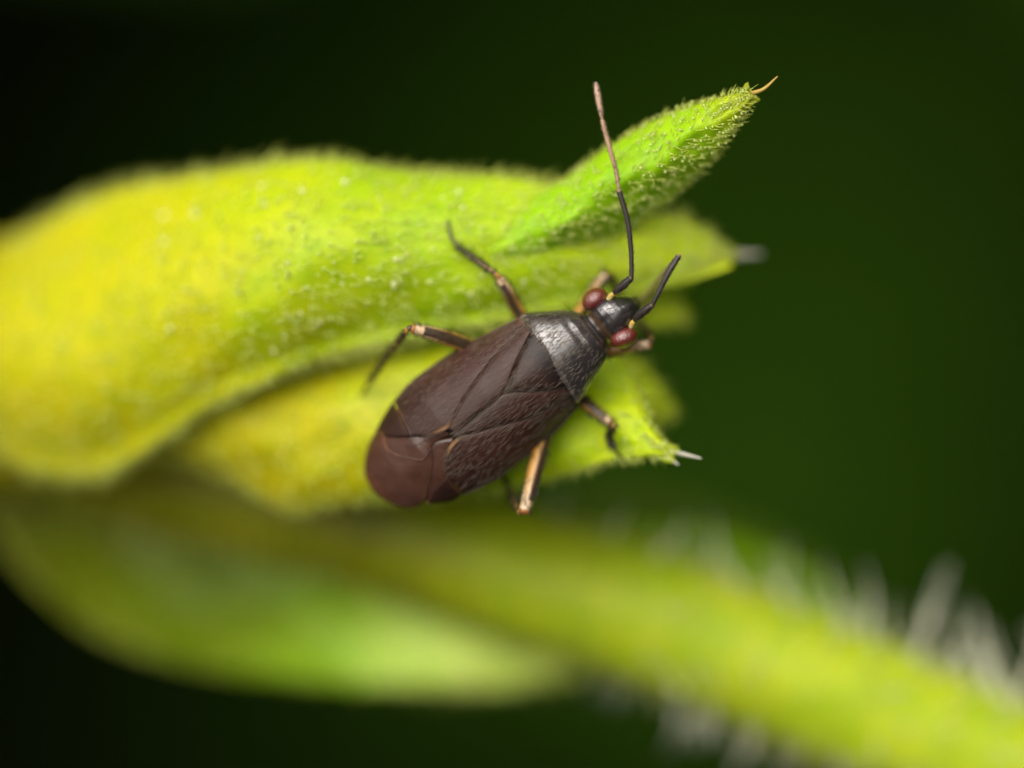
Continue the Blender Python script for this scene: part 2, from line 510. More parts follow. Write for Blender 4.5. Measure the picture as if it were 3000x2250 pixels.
# the closed bud itself, filling the sepals from below
core_px = [(2050, 760, -3.0, .12), (1900, 800, -3.0, .45), (1600, 840, -3.05, .8), (1200, 900, -3.2, 1.15), (800, 960, -3.5, 1.5), (450, 1010, -4.2, 1.7), (150, 1050, -4.9, 1.7), (-150, 1110, -5.4, 1.55), (-400, 1170, -5.8, 1.2)]
V, F, _ = tube([P(x, y, z) for (x, y, z, r) in core_px], [r for (_, _, _, r) in core_px], sides=40, n=120)
obj('bud_core', V, F, M_low, bud)
low_px = [(1750, 1150, -3.2, .1), (1550, 1180, -3.2, .45), (1200, 1230, -3.4, .75), (900, 1250, -3.6, .85), (600, 1200, -4.0, .85), (300, 1120, -4.6, .8)]
V, F, _ = tube([P(x, y, z) for (x, y, z, r) in low_px], [r for (_, _, _, r) in low_px], sides=40, n=120)
obj('bud_core', V, F, M_low, bud)

c = P(1990, 2012, -3.9); i = np.argmin(np.linalg.norm(sp[:, :3] - c, axis=1)); v = c - sp[i, :3]
V, F = beads(np.array([sp[i, :3] + v / np.linalg.norm(v) * (sp[i, 3] + .04)]), .075)
obj('dew_drop', V, F, M_gland, stem)

# bract and leaf behind the stem
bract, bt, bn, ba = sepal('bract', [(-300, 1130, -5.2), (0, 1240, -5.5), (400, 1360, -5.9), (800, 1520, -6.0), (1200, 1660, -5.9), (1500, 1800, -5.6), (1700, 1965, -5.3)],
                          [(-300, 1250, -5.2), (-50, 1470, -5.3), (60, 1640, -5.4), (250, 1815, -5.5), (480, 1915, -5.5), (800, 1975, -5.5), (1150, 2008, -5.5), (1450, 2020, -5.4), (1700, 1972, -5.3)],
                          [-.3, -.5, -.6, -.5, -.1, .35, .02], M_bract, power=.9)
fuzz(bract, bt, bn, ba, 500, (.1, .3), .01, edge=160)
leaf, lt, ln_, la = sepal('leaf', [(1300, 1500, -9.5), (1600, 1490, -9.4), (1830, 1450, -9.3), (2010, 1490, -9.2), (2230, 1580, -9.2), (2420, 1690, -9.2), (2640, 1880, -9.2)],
                          [(1300, 1560, -9.7), (1600, 1620, -9.7), (1830, 1650, -9.6), (2010, 1700, -9.6), (2230, 1800, -9.5), (2420, 1860, -9.4), (2640, 1900, -9.2)],
                          [.2, .2, .2, .2, .1, .05], M_leaf, power=.7)

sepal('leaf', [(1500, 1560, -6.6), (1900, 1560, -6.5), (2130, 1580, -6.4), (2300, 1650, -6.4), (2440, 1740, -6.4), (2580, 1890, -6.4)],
      [(1500, 1640, -6.8), (1900, 1700, -6.8), (2130, 1760, -6.8), (2300, 1830, -6.7), (2440, 1880, -6.6), (2580, 1910, -6.4)],
      [.2, .25, .25, .2, .1, .02], M_leaf_lit, power=.7)

# sepals, lowest first
def tip_bristle(part, p0, p1, r, mat=M_bristle, arc=(0, 0, 0)):
    p0, p1 = P(p0[0], p0[1], p0[2] + RISE), P(p1[0], p1[1], p1[2] + RISE)
    mid = (p0 + p1) / 2 + np.array(arc)
    V, F, _ = tube([p0, mid, p1], [r, r * .85, r * .35], sides=8, n=14)
    obj('bristle', V, F, mat, part)

sE, *gE = sepal('sepal', [(1500, 880, -2.3), (1750, 850, -2.4), (1880, 842, -2.4), (1960, 868, -2.5), (2018, 928, -2.6)],
                [(1500, 1060, -2.4), (1750, 1000, -2.5), (1850, 962, -2.5), (1950, 955, -2.5), (2018, 936, -2.6)], [.25, .2, .15, .1, .02], M_low)
fuzz(sE, *gE, 160, (.1, .2), .008, edge=60)
sD, *gD = sepal('sepal', [(1500, 1000, -2.7), (1700, 1010, -2.7), (1860, 1055, -2.7), (1930, 1130, -2.7), (1965, 1205, -2.7)],
                [(1500, 1240, -2.8), (1700, 1250, -2.8), (1860, 1245, -2.8), (1930, 1235, -2.8), (1965, 1215, -2.7)], [.25, .2, .15, .1, .02], M_low)
fuzz(sD, *gD, 160, (.1, .2), .008, edge=80)
sC, *gC = sepal('sepal', [(250, 1180, -4.0), (450, 1150, -3.5), (800, 1080, -2.7), (1200, 1010, -2.1), (1500, 985, -2.0), (1700, 985, -1.85), (1830, 1060, -1.6), (1875, 1160, -1.35), (1920, 1260, -1.1), (1972, 1328, -.9)],
                [(250, 1290, -4.0), (450, 1330, -3.5), (650, 1392, -3.0), (850, 1492, -2.5), (1000, 1478, -2.25), (1250, 1462, -2.0), (1500, 1432, -1.9), (1640, 1395, -1.6), (1800, 1345, -1.25), (1972, 1336, -.9)],
                [.2, .35, .5, .6, .58, .5, .4, .25, .02], M_low, n=130)
fuzz(sC, *gC, 1100, (.07, .16), .007, gland_r=.014, glands=600, edge=520)
rim_fuzz(sC, *gC, 400, (.08, .2), .008, M_hair)
tip_bristle(sC, (1965, 1322, -.92), (2055, 1343, -.75), .028)
tip_bristle(sC, (1945, 1330, -.95), (1988, 1362, -.85), .026)
sT, *gT = sepal('sepal', [(-300, 900, -5.4), (-150, 830, -4.9), (0, 748, -4.4), (150, 645, -3.9), (340, 560, -3.35), (600, 512, -2.65), (850, 474, -2.05), (1000, 470, -1.95), (1130, 497, -1.95), (1290, 512, -1.9), (1450, 518, -1.85), (1600, 540, -1.85), (1750, 575, -1.95), (1890, 625, -1.95), (2000, 642, -2.0), (2080, 690, -2.1), (2138, 748, -2.2)],
                [(-300, 1150, -5.2), (-130, 1200, -4.7), (-20, 1300, -4.3), (100, 1378, -3.9), (270, 1392, -3.4), (400, 1335, -3.0), (500, 1270, -2.7), (620, 1185, -2.4), (800, 1105, -2.0), (950, 1045, -1.9), (1200, 985, -1.85), (1350, 958, -1.85), (1500, 930, -1.85), (1700, 890, -2.0), (1850, 858, -2.15), (2000, 808, -2.2), (2138, 760, -2.2)],
                [1.0, 1.15, 1.2, 1.15, 1.1, 1.05, 1.0, .95, .85, .72, .58, .4, .05], M_tube, n=170, m=80, power=.75, rough=.016, warp=.05, lip=.30)
fuzz(sT, *gT, 2600, (.07, .2), .0075, gland_r=.016, glands=2000, edge=900, tmin=.05, edge_len=(.12, .32))
rim_fuzz(sT, *gT, 900, (.08, .22), .008, M_hair)
k = 60
i, j = rng.integers(8, 130, k), rng.integers(8, 70, k)
V, F = beads(gT[0][i, j] + gT[1][i, j] * .02, rng.uniform(.015, .035, k) * (.5 + rng.random(k)))
obj('glint_beads', V, F, M_glint, sT, kind='stuff')  # pale beads added to imitate blurred highlights
tip_bristle(sT, (2110, 750, -2.18), (2232, 744, -2.5), .055)
sA, *gA = sepal('sepal', [(1080, 740, -2.9), (1300, 670, -2.35), (1500, 595, -1.8), (1640, 535, -1.45), (1705, 488, -1.3), (1800, 420, -1.1), (1950, 338, -.85), (2100, 288, -.6), (2196, 262, -.42)],
                [(1080, 880, -2.9), (1300, 880, -2.45), (1480, 845, -1.95), (1620, 795, -1.95), (1760, 730, -1.8), (1870, 655, -1.5), (1990, 560, -1.15), (2110, 440, -.8), (2208, 288, -.42)],
                [.4, .7, .88, .82, .70, .55, .38, .04], M_lobe, n=130, m=56, power=.85, skew=-.12, fold=.22)
fuzz(sA, *gA, 1200, (.06, .15), .007, gland_r=.014, glands=1100, edge=420, edge_len=(.06, .13))
rim_fuzz(sA, *gA, 240, (.05, .10), .006, M_hair)
tip_bristle(sA, (2195, 275, -.42), (2278, 224, -.35), .028, M_bristle_tan, arc=(0, -.05, .03))

# ------------------------------------------------------------------ the bug
bug = empty('plant_bug', P(1440, 1180, -1.25))
tag(bug, 'dark brown plant bug with red eyes and striped tan legs standing on the green bud', 'bug')
KW = dict(noise=[(9, (.75, .7, .7), .4, .7, (1, 1, 1))])
M_body = material('black_cuticle', rough=.33, spec=1.0, attr=True, bump=[('noise', 40, .18, .006, (1, 1, 1))], coat=1.0, coat_rough=.24)
M_wing = material('brown_wing', rough=.45, spec=.3, attr=True, noise=[(14, (.6, .55, .55), .4, .7, (.35, 1, 1)), (60, (.7, .66, .66), .45, .7, (.4, 1, 1))],
                  bump=[('noise', 70, .5, .008, (.6, 1, 1))])
M_membrane = material('smoky_membrane', rough=.26, spec=.6, attr=True, noise=[(5, (.7, .62, .55), .4, .65, (1, 1, 1))], bump=[('noise', 5, .5, .03, (1, 1, 1)), ('noise', 40, .3, .006, (1, 1, 1))])
M_eye = material('eye_facets', (.115, .010, .004), .36, 1.0, bump=[('voronoi', 58, .8, .008, (1, 1, 1))], coat=1.0, coat_rough=.34)
M_leg = material('leg_cuticle', rough=.35, spec=.5, attr=True, sss=.12, sss_radius=(.06, .03, .01), bump=[('noise', 40, .2, .006, (1, 1, 1))])
M_ant = material('antenna_cuticle', rough=.5, spec=.5, attr=True, bump=[('noise', 60, .6, .006, (1, 1, 1))])
M_seta = material('seta_grey', (.10, .078, .055), .35, .5)
M_seta_pale = material('seta_pale', (.20, .16, .11), .35, .5)
M_seta_brown = material('seta_brown', (.12, .08, .06), .4, .5)
M_seta_dark = material('seta_black', (.015, .012, .01), .4, .5)

# continuous body: tail -> abdomen -> thorax shield -> neck -> head -> snout
#        u     centre  half  top    mid    bottom skew
RINGS = [(-405,  10,   12,  -190,  -195,  -205, 0), (-395,  12,  40, -188, -198, -215, 0), (-330,  4,  105, -165, -205, -235, 0),
         (-230,  0,  150, -130, -190, -250, 0), (-100, 0, 166, -90, -180, -258, 0), (0, 0, 162, -75, -170, -258, 0), (120, 0, 150, -68, -160, -252, .03),
         (205, -8, 134, -60, -140, -242, .09), (205.5, -10, 140, -45, -120, -238, .1), (207, -10, 148, -14, -110, -236, .1), (210, -11, 150, -5, -100, -235, .11), (216, -11, 152, -1, -95, -235, .11), (226, -11, 151, 0, -92, -230, .11), (240, -12, 146, 0, -90, -226, .11),
         (270, -15, 130, 2, -88, -215, .09), (300, -18, 115, -2, -88, -205, .07), (330, -22, 99, -10, -88, -195, .05), (348, -25, 87, -19, -86, -185, .03),
         (356, -26, 79, -24, -84, -178, .03), (360, -26, 73, -33, -84, -172, .03), (363, -26, 68, -36, -84, -165, .03), (369, -27, 63, -38, -84, -158, .03), (374, -27, 55, -46, -84, -150, .02), (378, -27, 48, -62, -88, -145, .02),
         (384, -27, 49, -60, -88, -142, .02), (390, -27, 56, -47, -86, -140, .02), (398, -27, 64, -36, -88, -140, 0), (412, -26, 66, -26, -86, -140, 0), (430, -26, 66, -21, -86, -140, 0), (450, -28, 61, -20, -86, -140, 0),
         (466, -31, 54, -23, -86, -138, 0), (480, -34, 47, -29, -88, -136, 0), (490, -36, 40, -36, -92, -134, 0), (500, -38, 33, -46, -98, -132, 0), (510, -40, 26, -58, -104, -130, 0), (518, -41, 18, -78, -108, -128, 0), (524, -42, 7, -95, -110, -122, 0)]
R_ = np.array(RINGS, float)
NU, NV = 420, 96
uu = np.interp(np.linspace(0, 1, NU), np.linspace(0, 1, 6), [-405, -150, 205, 360, 440, 524])
uu = np.unique(np.r_[uu, np.linspace(205, 230, 26), np.linspace(352, 400, 40)]); NU = len(uu)
V, C = [], []
def prof(col_): return np.interp(uu, R_[:, 0], R_[:, col_])
cen, hw, tp, md, bt_, sk_ = [prof(k) for k in range(1, 7)]
ker = np.array([1, 2, 1]) / 4
for arr in (cen, hw, tp, md):
    arr[1:-1] = np.convolve(arr, ker, 'valid')
gauss = lambda x, s: math.exp(-.5 * (x / s) ** 2)
for i in range(NU):
    for k in range(NV):
        a = 2 * math.pi * k / NV
        c, s = math.cos(a), math.sin(a)
        e = .98 if uu[i] < 370 else .98 - .14 * min(1, (uu[i] - 370) / 30)
        v = math.copysign(abs(c) ** e, c) * hw[i]
        h = md[i] + ((tp[i] - md[i]) * abs(s) ** 1.0 if s > 0 else (bt_[i] - md[i]) * abs(s) ** .8)
        u = uu[i] + sk_[i] * (v if uu[i] > 200 else 0)
        vv = v + cen[i]
        if s > 0:
            # calli behind the collar, furrow of the vertex, clypeus ridge
            h += 5 * s * (gauss(uu[i] - 335, 12) * (gauss(v - 36, 18) + gauss(v + 36, 18)))
            h -= 3.0 * s * gauss(uu[i] - 318, 7) * gauss(v, 60)
            h -= 4 * s * gauss(v, 6) * gauss(uu[i] - 402, 14)
            h += 5 * s * gauss(v, 9) * gauss(uu[i] - 498, 14)
            h -= 4 * s * (gauss(v - 17, 5) + gauss(v + 17, 5)) * gauss(uu[i] - 484, 14)
        V.append(B(u, vv, h))
        if 379 < uu[i] < 401 and s > 0: cc = np.array((.10, .05, .014)) * gauss(uu[i] - 391, 6) + np.array((.011, .009, .008))
        elif 205 < uu[i] < 222: cc = (.05, .042, .04)
        elif uu[i] < 205: cc = (.008, .005, .004)
        else: cc = (.018, .014, .012)
        C.append(cc)
F = grid_faces(NU, NV, True)
for ring, sgn in ((0, 1), (NU - 1, -1)):
    V.append(np.mean(V[ring * NV:ring * NV + NV], axis=0)); C.append((.012, .01, .009))
    for k in range(NV):
        f = (len(V) - 1, ring * NV + k, ring * NV + (k + 1) % NV)
        F.append(f if sgn < 0 else f[::-1])
BV = np.array(V)
body = obj('body', BV, [f[::-1] for f in F], M_body, bug, np.array(C))

# dorsal height of the folded wings
def H(u, v):
    t = np.interp(u, [-440, -400, -340, -250, -150, 0, 100, 240], [-172, -150, -112, -72, -40, -15, -7, -5])
    w = np.interp(u, [-440, -400, -312, -216, -144, -80, 20, 95, 240], [120, 135, 168, 192, 202, 200, 192, 178, 160])
    x = min(1.0, abs(v) / w)
    d = np.interp(u, [-440, -300, 0, 240], [60, 110, 145, 125])
    return t - d * (.62 * x * x + .38 * x ** 5)

def plate(name, a, b, mat, parent, lift=0, thick=9, n=90, m=36, colf=None, bulge=0.0, ridge=(), edge_round=6.5):
    """thin wing plate between two plan curves, lying on the dorsal surface"""
    a, b = resample(a, n, True), resample(b, n, True)
    V, C = np.zeros((n, m, 3)), np.zeros((n, m, 3))
    Vb = np.zeros((n, m, 3))
    for i in range(n):
        t = i / (n - 1)
        wid = np.linalg.norm(b[i] - a[i])
        for j in range(m):
            s = .5 - .5 * math.cos(math.pi * j / (m - 1))
            u, v = a[i] * (1 - s) + b[i] * s
            h = H(u, v) + lift + bulge * math.sin(math.pi * s) * math.sin(math.pi * min(1, max(0, t))) ** .5
            de = min(s, 1 - s) * wid
            h -= edge_round * math.exp(-de / 3.5)
            for (s0, wd, amp) in ridge: h += amp * gauss((s - s0) * wid, wd)
            V[i, j] = B(u, v, h); Vb[i, j] = B(u, v, h - thick)
            C[i, j] = colf(t, s, u, v)
    VV = np.concatenate([V.reshape(-1, 3), Vb.reshape(-1, 3)])
    F = grid_faces(n, m) + [f[::-1] for f in grid_faces(n, m, off=n * m)]
    ring = [(i, 0) for i in range(n)] + [(n - 1, j) for j in range(1, m)] + [(i, m - 1) for i in range(n - 2, -1, -1)] + [(0, j) for j in range(m - 2, 0, -1)]
    for k in range(len(ring)):
        p, q = ring[k], ring[(k + 1) % len(ring)]
        x, y = p[0] * m + p[1], q[0] * m + q[1]
        F.append((x, x + n * m, y + n * m, y))
    nz = np.cross(V[1, 0] - V[0, 0], V[0, 1] - V[0, 0])[2] + np.cross(V[n // 2 + 1, m // 2] - V[n // 2, m // 2], V[n // 2, m // 2 + 1] - V[n // 2, m // 2])[2] * 100
    if nz > 0: F = [f[::-1] for f in F]
    F = [f[::-1] for f in F]
    o = obj(name, VV, F, mat, parent, np.concatenate([C.reshape(-1, 3)] * 2))
    return o, V

BR, TAN, DK = np.array((.046, .016, .010)), np.array((.42, .22, .07)), np.array((.02, .010, .008))
def mixc(a, b, f): return np.asarray(a) * (1 - f) + np.asarray(b) * f
def corium_col(t, s, u, v):
    c = mixc(BR, (.028, .012, .008), min(1, max(0, (-u - 60) / 220)))
    c = mixc(c, TAN * .8, .75 * gauss(u - 232, 9) * gauss(abs(v) - 128, 16))
    c = mixc(c, TAN * .5, .35 * gauss(s - .62, .03) * max(0, 1 - t * 5))
    c = mixc(c, TAN, .9 * (1 if s < .05 else 0) * gauss(t - .80, .035))
    c = mixc(c, TAN * .45, .3 * gauss(t - .995, .012) * gauss(s - .75, .2))
    return c
def clavus_col(t, s, u, v): return mixc(BR, (.032, .014, .010), t)
def cuneus_col(t, s, u, v): return mixc((.03, .012, .008), TAN * .6, .35 * gauss(t, .03) * gauss(s - .55, .3) + .85 * (t > .93) * gauss(s - .2, .35))
def memb_col(t, s, u, v):
    c = mixc((.062, .027, .017), (.085, .032, .010), max(0, t - .7) / .3)
    return mixc(c, TAN * .35, .6 * max(0, 1 - (1 - s) * 18))

# right wing first (it lies under the left one)
rw_suture = [(208, -138), (80, -114), (-22, -70), (-100, -34), (-138, -14)]
rightwing, VcR = plate('forewing', rw_suture + [(-198, -30), (-236, -84)], [(206, -168), (126, -182), (55, -189), (-20, -188), (-123, -185), (-185, -170), (-240, -153)], M_wing, bug, lift=-1, colf=corium_col, ridge=[(.6, 4, 2)])
_, VlR = plate('clavus', [(202, -114), (120, -56), (52, -3), (0, -2.5), (-60, -3), (-139, -4)], [(u_, v_ + 1.2) for (u_, v_) in rw_suture], M_wing, rightwing, lift=0, colf=clavus_col, bulge=2)
_, VuR = plate('cuneus', [(-238, -82), (-290, -88), (-333, -104)], [(-242, -153), (-280, -146), (-335, -108)], M_wing, rightwing, lift=-3, colf=cuneus_col, n=40)
plate('membrane', [(-150, -6), (-230, 40), (-330, 92), (-400, 60), (-418, 10)], [(-190, -60), (-250, -98), (-320, -104), (-375, -75), (-416, 5)], M_membrane, rightwing, lift=-27, thick=4, colf=memb_col, n=50)
lw_suture = [(230, 108), (103, 101), (-7, 77), (-84, 52), (-138, 24)]
leftwing, VcL = plate('forewing', lw_suture + [(-195, 36), (-246, 74)], [(238, 137), (165, 155), (95, 171), (19, 186), (-82, 196), (-144, 198), (-218, 187)], M_wing, bug, lift=1, colf=corium_col, ridge=[(.6, 4, 2.5)])
_, VlL = plate('clavus', [(230, 90), (130, 44), (54, 3), (0, 2.5), (-60, 2), (-139, 1)], [(u_, v_ - 1.2) for (u_, v_) in lw_suture], M_wing, leftwing, lift=1, colf=clavus_col, bulge=2)
_, VuL = plate('cuneus', [(-248, 75), (-280, 100), (-306, 128)], [(-221, 187), (-262, 174), (-313, 155)], M_wing, leftwing, lift=0, colf=cuneus_col, n=40)
_, VmL = plate('membrane', [(-200, 160), (-260, 162), (-320, 150), (-361, 133), (-396, 105), (-421, 72), (-431, 36)],
               [(-150, 6), (-215, 14), (-252, -27), (-299, -69), (-345, -97), (-384, -84), (-411, -48), (-428, -4), (-432, 34)], M_membrane, leftwing, lift=-18, thick=4, colf=memb_col, n=110, m=50, bulge=8)
vein = [(-304, 128), (-318, 108), (-322, 85), (-308, 52), (-284, 22), (-262, 0), (-238, 4), (-222, 12)]
vp = resample(vein, 40)
V, F, C = tube([B(u, v, H(u, v) - 18 + 3 + 4 * math.sin(math.pi * i / 39)) for i, (u, v) in enumerate(vp)], [.012, .014, .010, .008], sides=8, n=60,
               colf=lambda t, a: mixc((.20, .09, .03), (.075, .038, .026), min(1, t * 1.8)))
obj('vein', V, F, M_wing, leftwing, C)
V, F, C = tube([B(u, v, H(u, v) - 16) for (u, v) in resample([(-222, 12), (-252, -26), (-299, -68), (-344, -95)], 20)], [.007, .006, .005], sides=6, n=40, colf=lambda t, a: (.10, .05, .035))
obj('vein', V, F, M_wing, leftwing, C)

scut, VsC = plate('scutellum', [(240, 92), (150, 51), (60, 1)], [(208, -115), (128, -57), (58, -1)], M_wing, bug, lift=3, bulge=7, n=60, m=40,
                  colf=lambda t, s, u, v: mixc((.032, .014, .010), (.012, .008, .007), gauss(u - 205, 22)))

# eyes with facets
def ellipsoid(c, ax, rot, n=40, m=64):
    V = []
    for i in range(n):
        la = math.pi * (i / (n - 1) - .5)
        for k in range(m):
            lo = 2 * math.pi * k / m
            x, y, z = ax[0] * math.cos(la) * math.cos(lo), ax[1] * math.cos(la) * math.sin(lo), ax[2] * math.sin(la)
            cr, sr = math.cos(rot), math.sin(rot)
            V.append(B(c[0] + x * cr - y * sr, c[1] + x * sr + y * cr, c[2] + z))
    return V, grid_faces(n, m, True)
for (c, ax, rot) in (((427, 41, -64), (41, 31, 43), -.10), ((421, -101, -64), (42, 30, 43), -.30)):
    V, F = ellipsoid(c, ax, rot)
    obj('eye', V, F, M_eye, bug)

# antennae
def px(x, y, z): return P(x, y, z)
def dark_ant(t, a): return (.02, .015, .013)
def antenna(base, scape, seg2, rest, r):
    V, F, C = tube([px(*q) for q in scape], [.018 * r, .042 * r, .05 * r, .046 * r, .034 * r], sides=14, n=40, colf=lambda t, a: mixc((.016, .011, .009), (.2, .12, .05), .6 * (t > .96)))
    ant = obj('antenna', V, F, M_ant, bug, C)
    V, F, C = tube([px(*q) for q in base], [.034, .037, .028], sides=12, n=14, colf=lambda t, a: mixc((.45, .38, .16), (.4, .27, .03), t))
    obj('antenna_socket', V, F, M_leg, ant, C)
    V, F, C = tube([px(*q) for q in seg2[0]], seg2[1], sides=12, n=70, colf=lambda t, a: mixc((.024, .018, .015), (.3, .2, .12), .7 * (t > .985)))
    obj('antenna_segment', V, F, M_ant, ant, C)
    tubes = [(seg2[0], seg2[1], M_seta_dark)]
    for (pp, rr, cc) in rest:
        V, F, C = tube([px(*q) for q in pp], rr, sides=12, n=60, colf=lambda t, a: mixc(cc, (.2, .12, .07), .4 * (1 - t)))
        obj('antenna_segment', V, F, M_ant, ant, C); tubes.append((pp, rr, M_seta))
    r0, d0, l0 = [], [], []
    for (pp, rr, _) in tubes + [(scape, [.03, .045, .03], None)]:
        q = resample([px(*x) for x in pp], 60); tg = np.gradient(q, axis=0); tg /= np.linalg.norm(tg, axis=1)[:, None]
        for k in range(150):
            i = rng.integers(2, 58); g = rng.normal(0, 1, 3); g -= tg[i] * g.dot(tg[i]); g /= np.linalg.norm(g)
            r0.append(q[i] + g * np.interp(i / 59, np.linspace(0, 1, len(rr)), rr) * .9); d0.append(g * .55 + tg[i]); l0.append(rng.uniform(.03, .06))
    V, F = hairs(np.array(r0), np.array(d0), np.array(l0), .0035)
    obj('setae', V, F, M_seta, ant, kind='stuff')
    return ant
antenna([(1782, 878, -.2), (1791, 866, -.17), (1798, 860, -.15)],
        [(1797, 861, -.15), (1812, 847, -.12), (1832, 830, -.08), (1851, 813, -.04)],
        ([(1850, 815, -.04), (1849, 740, 0), (1839, 650, .05), (1813, 556, .08)], [.027, .028, .029, .031, .033]),
        [([(1813, 553, .08), (1804, 500, .08), (1788, 440, .09), (1764, 352, .1)], [.018, .022, .027, .031, .026], (.38, .24, .14)),
         ([(1764, 349, .1), (1757, 310, .1), (1750, 270, .1), (1746, 242, .1)], [.018, .033, .036, .034, .02], (.46, .31, .21))], 1.0)
antenna([(1848, 958, -.22), (1853, 947, -.19), (1858, 941, -.17)],
        [(1857, 941, -.17), (1872, 925, -.12), (1892, 908, -.06), (1911, 893, -.02)],
        ([(1911, 894, -.02), (1930, 855, .02), (1958, 800, .05), (1990, 748, .03)], [.027, .030, .034, .038, .033]),
        [([(1990, 749, .02), (1968, 775, -.3), (1925, 825, -.8), (1885, 876, -1.3)], [.02, .022, .024, .024], (.36, .22, .12)),
         ([(1885, 876, -1.3), (1868, 897, -1.5), (1850, 920, -1.7)], [.018, .026, .016], (.4, .25, .14))], 1.05)

# legs
ORANGE, PALE, BLK = np.array((.36, .19, .035)), np.array((.56, .42, .25)), np.array((.018, .013, .01))
def femur_col(stripe, w=.75):
    def f(t, a):
        d = abs((a - stripe + math.pi) % (2 * math.pi) - math.pi)
        c = mixc(ORANGE, PALE, min(1, max(0, (t - .55) * 2.5)))
        k = 1 if d < w and t < .86 else 0
        if t > .97: c = np.array((.3, .12, .03))
        return mixc(c, BLK, .93 * k)
    return f
def tibia_col(spots=True):
    def f(t, a):
        c = mixc((.40, .22, .04), (.10, .085, .03), min(1, t * 1.3))
        if t < .05: c = np.array((.06, .04, .02))
        k = max(gauss(t - q, .022) for q in (.14, .26, .38, .5, .63)) if spots else 0
        return mixc(c, BLK, min(1, k * (1 if math.sin(a) > -.3 else 0)))
    return f
def leg(femur, rf, tibia, rt, tarsus, stripe, w=.75):
    V, F, C = tube([px(*q) for q in femur], rf, sides=24, n=90, colf=femur_col(stripe, w))
    o = obj('leg', V, F, M_leg, bug, C)
    V, F, C = tube([px(*q) for q in tibia], rt, sides=16, n=140, colf=tibia_col())
    obj('tibia', V, F, M_leg, o, C)
    if tarsus:
        V, F, C = tube([px(*q) for q in tarsus], [rt[-1] * .8, rt[-1] * 1.0, rt[-1] * .75], sides=12, n=30, colf=lambda t, a: mixc((.07, .06, .02), BLK, t))
        obj('tarsus', V, F, M_leg, o, C)
        e = px(*tarsus[-1]); dv = e - px(*tarsus[-2]); dv /= np.linalg.norm(dv)
        for sg in (-1, 1):
            sd = np.cross(dv, (0, 0, 1)) * sg
            V, F, _ = tube([e, e + dv * .04 + sd * .025, e + dv * .06 + sd * .03 - np.array((0, 0, .03))], [.012, .009, .003], sides=6, n=8)
            obj('claw', V, F, M_seta_dark, o)
    r0, d0, l0 = [], [], []
    for (pp, rr, cnt, ln) in ((femur, rf, 190, (.05, .13)), (tibia, rt, 220, (.05, .12))):
        q = resample([px(*x) for x in pp], 60); tg = np.gradient(q, axis=0); tg /= np.linalg.norm(tg, axis=1)[:, None]
        for k in range(cnt):
            i = rng.integers(4, 59); g = rng.normal(0, 1, 3); g -= tg[i] * g.dot(tg[i]); g /= np.linalg.norm(g)
            r0.append(q[i] + g * np.interp(i / 59, np.linspace(0, 1, len(rr)), rr) * .95); d0.append(g * .6 + tg[i]); l0.append(rng.uniform(*ln))
    V, F = hairs(np.array(r0), np.array(d0), np.array(l0), .0042)
    obj('setae', V, F, M_seta_dark, o, kind='stuff')
def surf(x, y):
    """height of the plant under a photo position"""
    best = -3.0
    for g in (gT, gA, gC, gE, gD):
        q = g[0].reshape(-1, 3)
        kx = 1500 + q[:, 0] * PXMM * D / (D - q[:, 2]); ky = 1125 - q[:, 1] * PXMM * D / (D - q[:, 2])
        d = (kx - x) ** 2 + (ky - y) ** 2; i = d.argmin()
        if d[i] < 18 ** 2: best = max(best, q[i, 2])
    return best
set_leg = leg
def leg(femur, rf, tibia, rt, tarsus, stripe, w=.75):
    # the foot is set down on the plant and the shin follows it
    z0 = surf(*tarsus[-1][:2]) + .02
    dz = z0 - tarsus[-1][2]
    m = len(tibia) - 1
    tibia = [(x, y, z + dz * (k / m) ** 1.5) for k, (x, y, z) in enumerate(tibia)]
    tarsus = [(x, y, max(z + dz, surf(x, y) + .02)) for (x, y, z) in tarsus]
    tibia[-1] = tarsus[0]
    set_leg(femur, rf, tibia, rt, tarsus, stripe, w)
# left hind, middle, front
leg([(1420, 1035, -.72), (1340, 1002, -.55), (1270, 978, -.42), (1207, 962, -.35)], [.085, .098, .082, .058], [(1208, 960, -.36), (1192, 968, -.38), (1150, 1022, -.7), (1085, 1115, -1.25)], [.036, .036, .028, .026],
    [(1085, 1115, -1.25), (1072, 1135, -1.42), (1060, 1156, -1.5)], 1.75, .85)
leg([(1545, 950, -.75), (1515, 905, -.7), (1488, 855, -.6), (1461, 811, -.55)], [.075, .078, .068, .05], [(1462, 812, -.55), (1448, 800, -.55), (1400, 765, -.68), (1338, 722, -.85)], [.034, .034, .026, .024],
    [(1338, 722, -.85), (1322, 695, -.9), (1314, 655, -.95)], 1.35, .6)
leg([(1690, 925, -.75), (1715, 890, -.85), (1748, 838, -.95), (1776, 802, -1.0)], [.07, .072, .06, .05], [(1776, 803, -1.0), (1788, 812, -1.03), (1806, 845, -1.2), (1828, 882, -1.45)], [.034, .03, .026, .024],
    [(1828, 882, -1.45), (1838, 898, -1.6), (1846, 915, -1.75)], 2.4, .5)
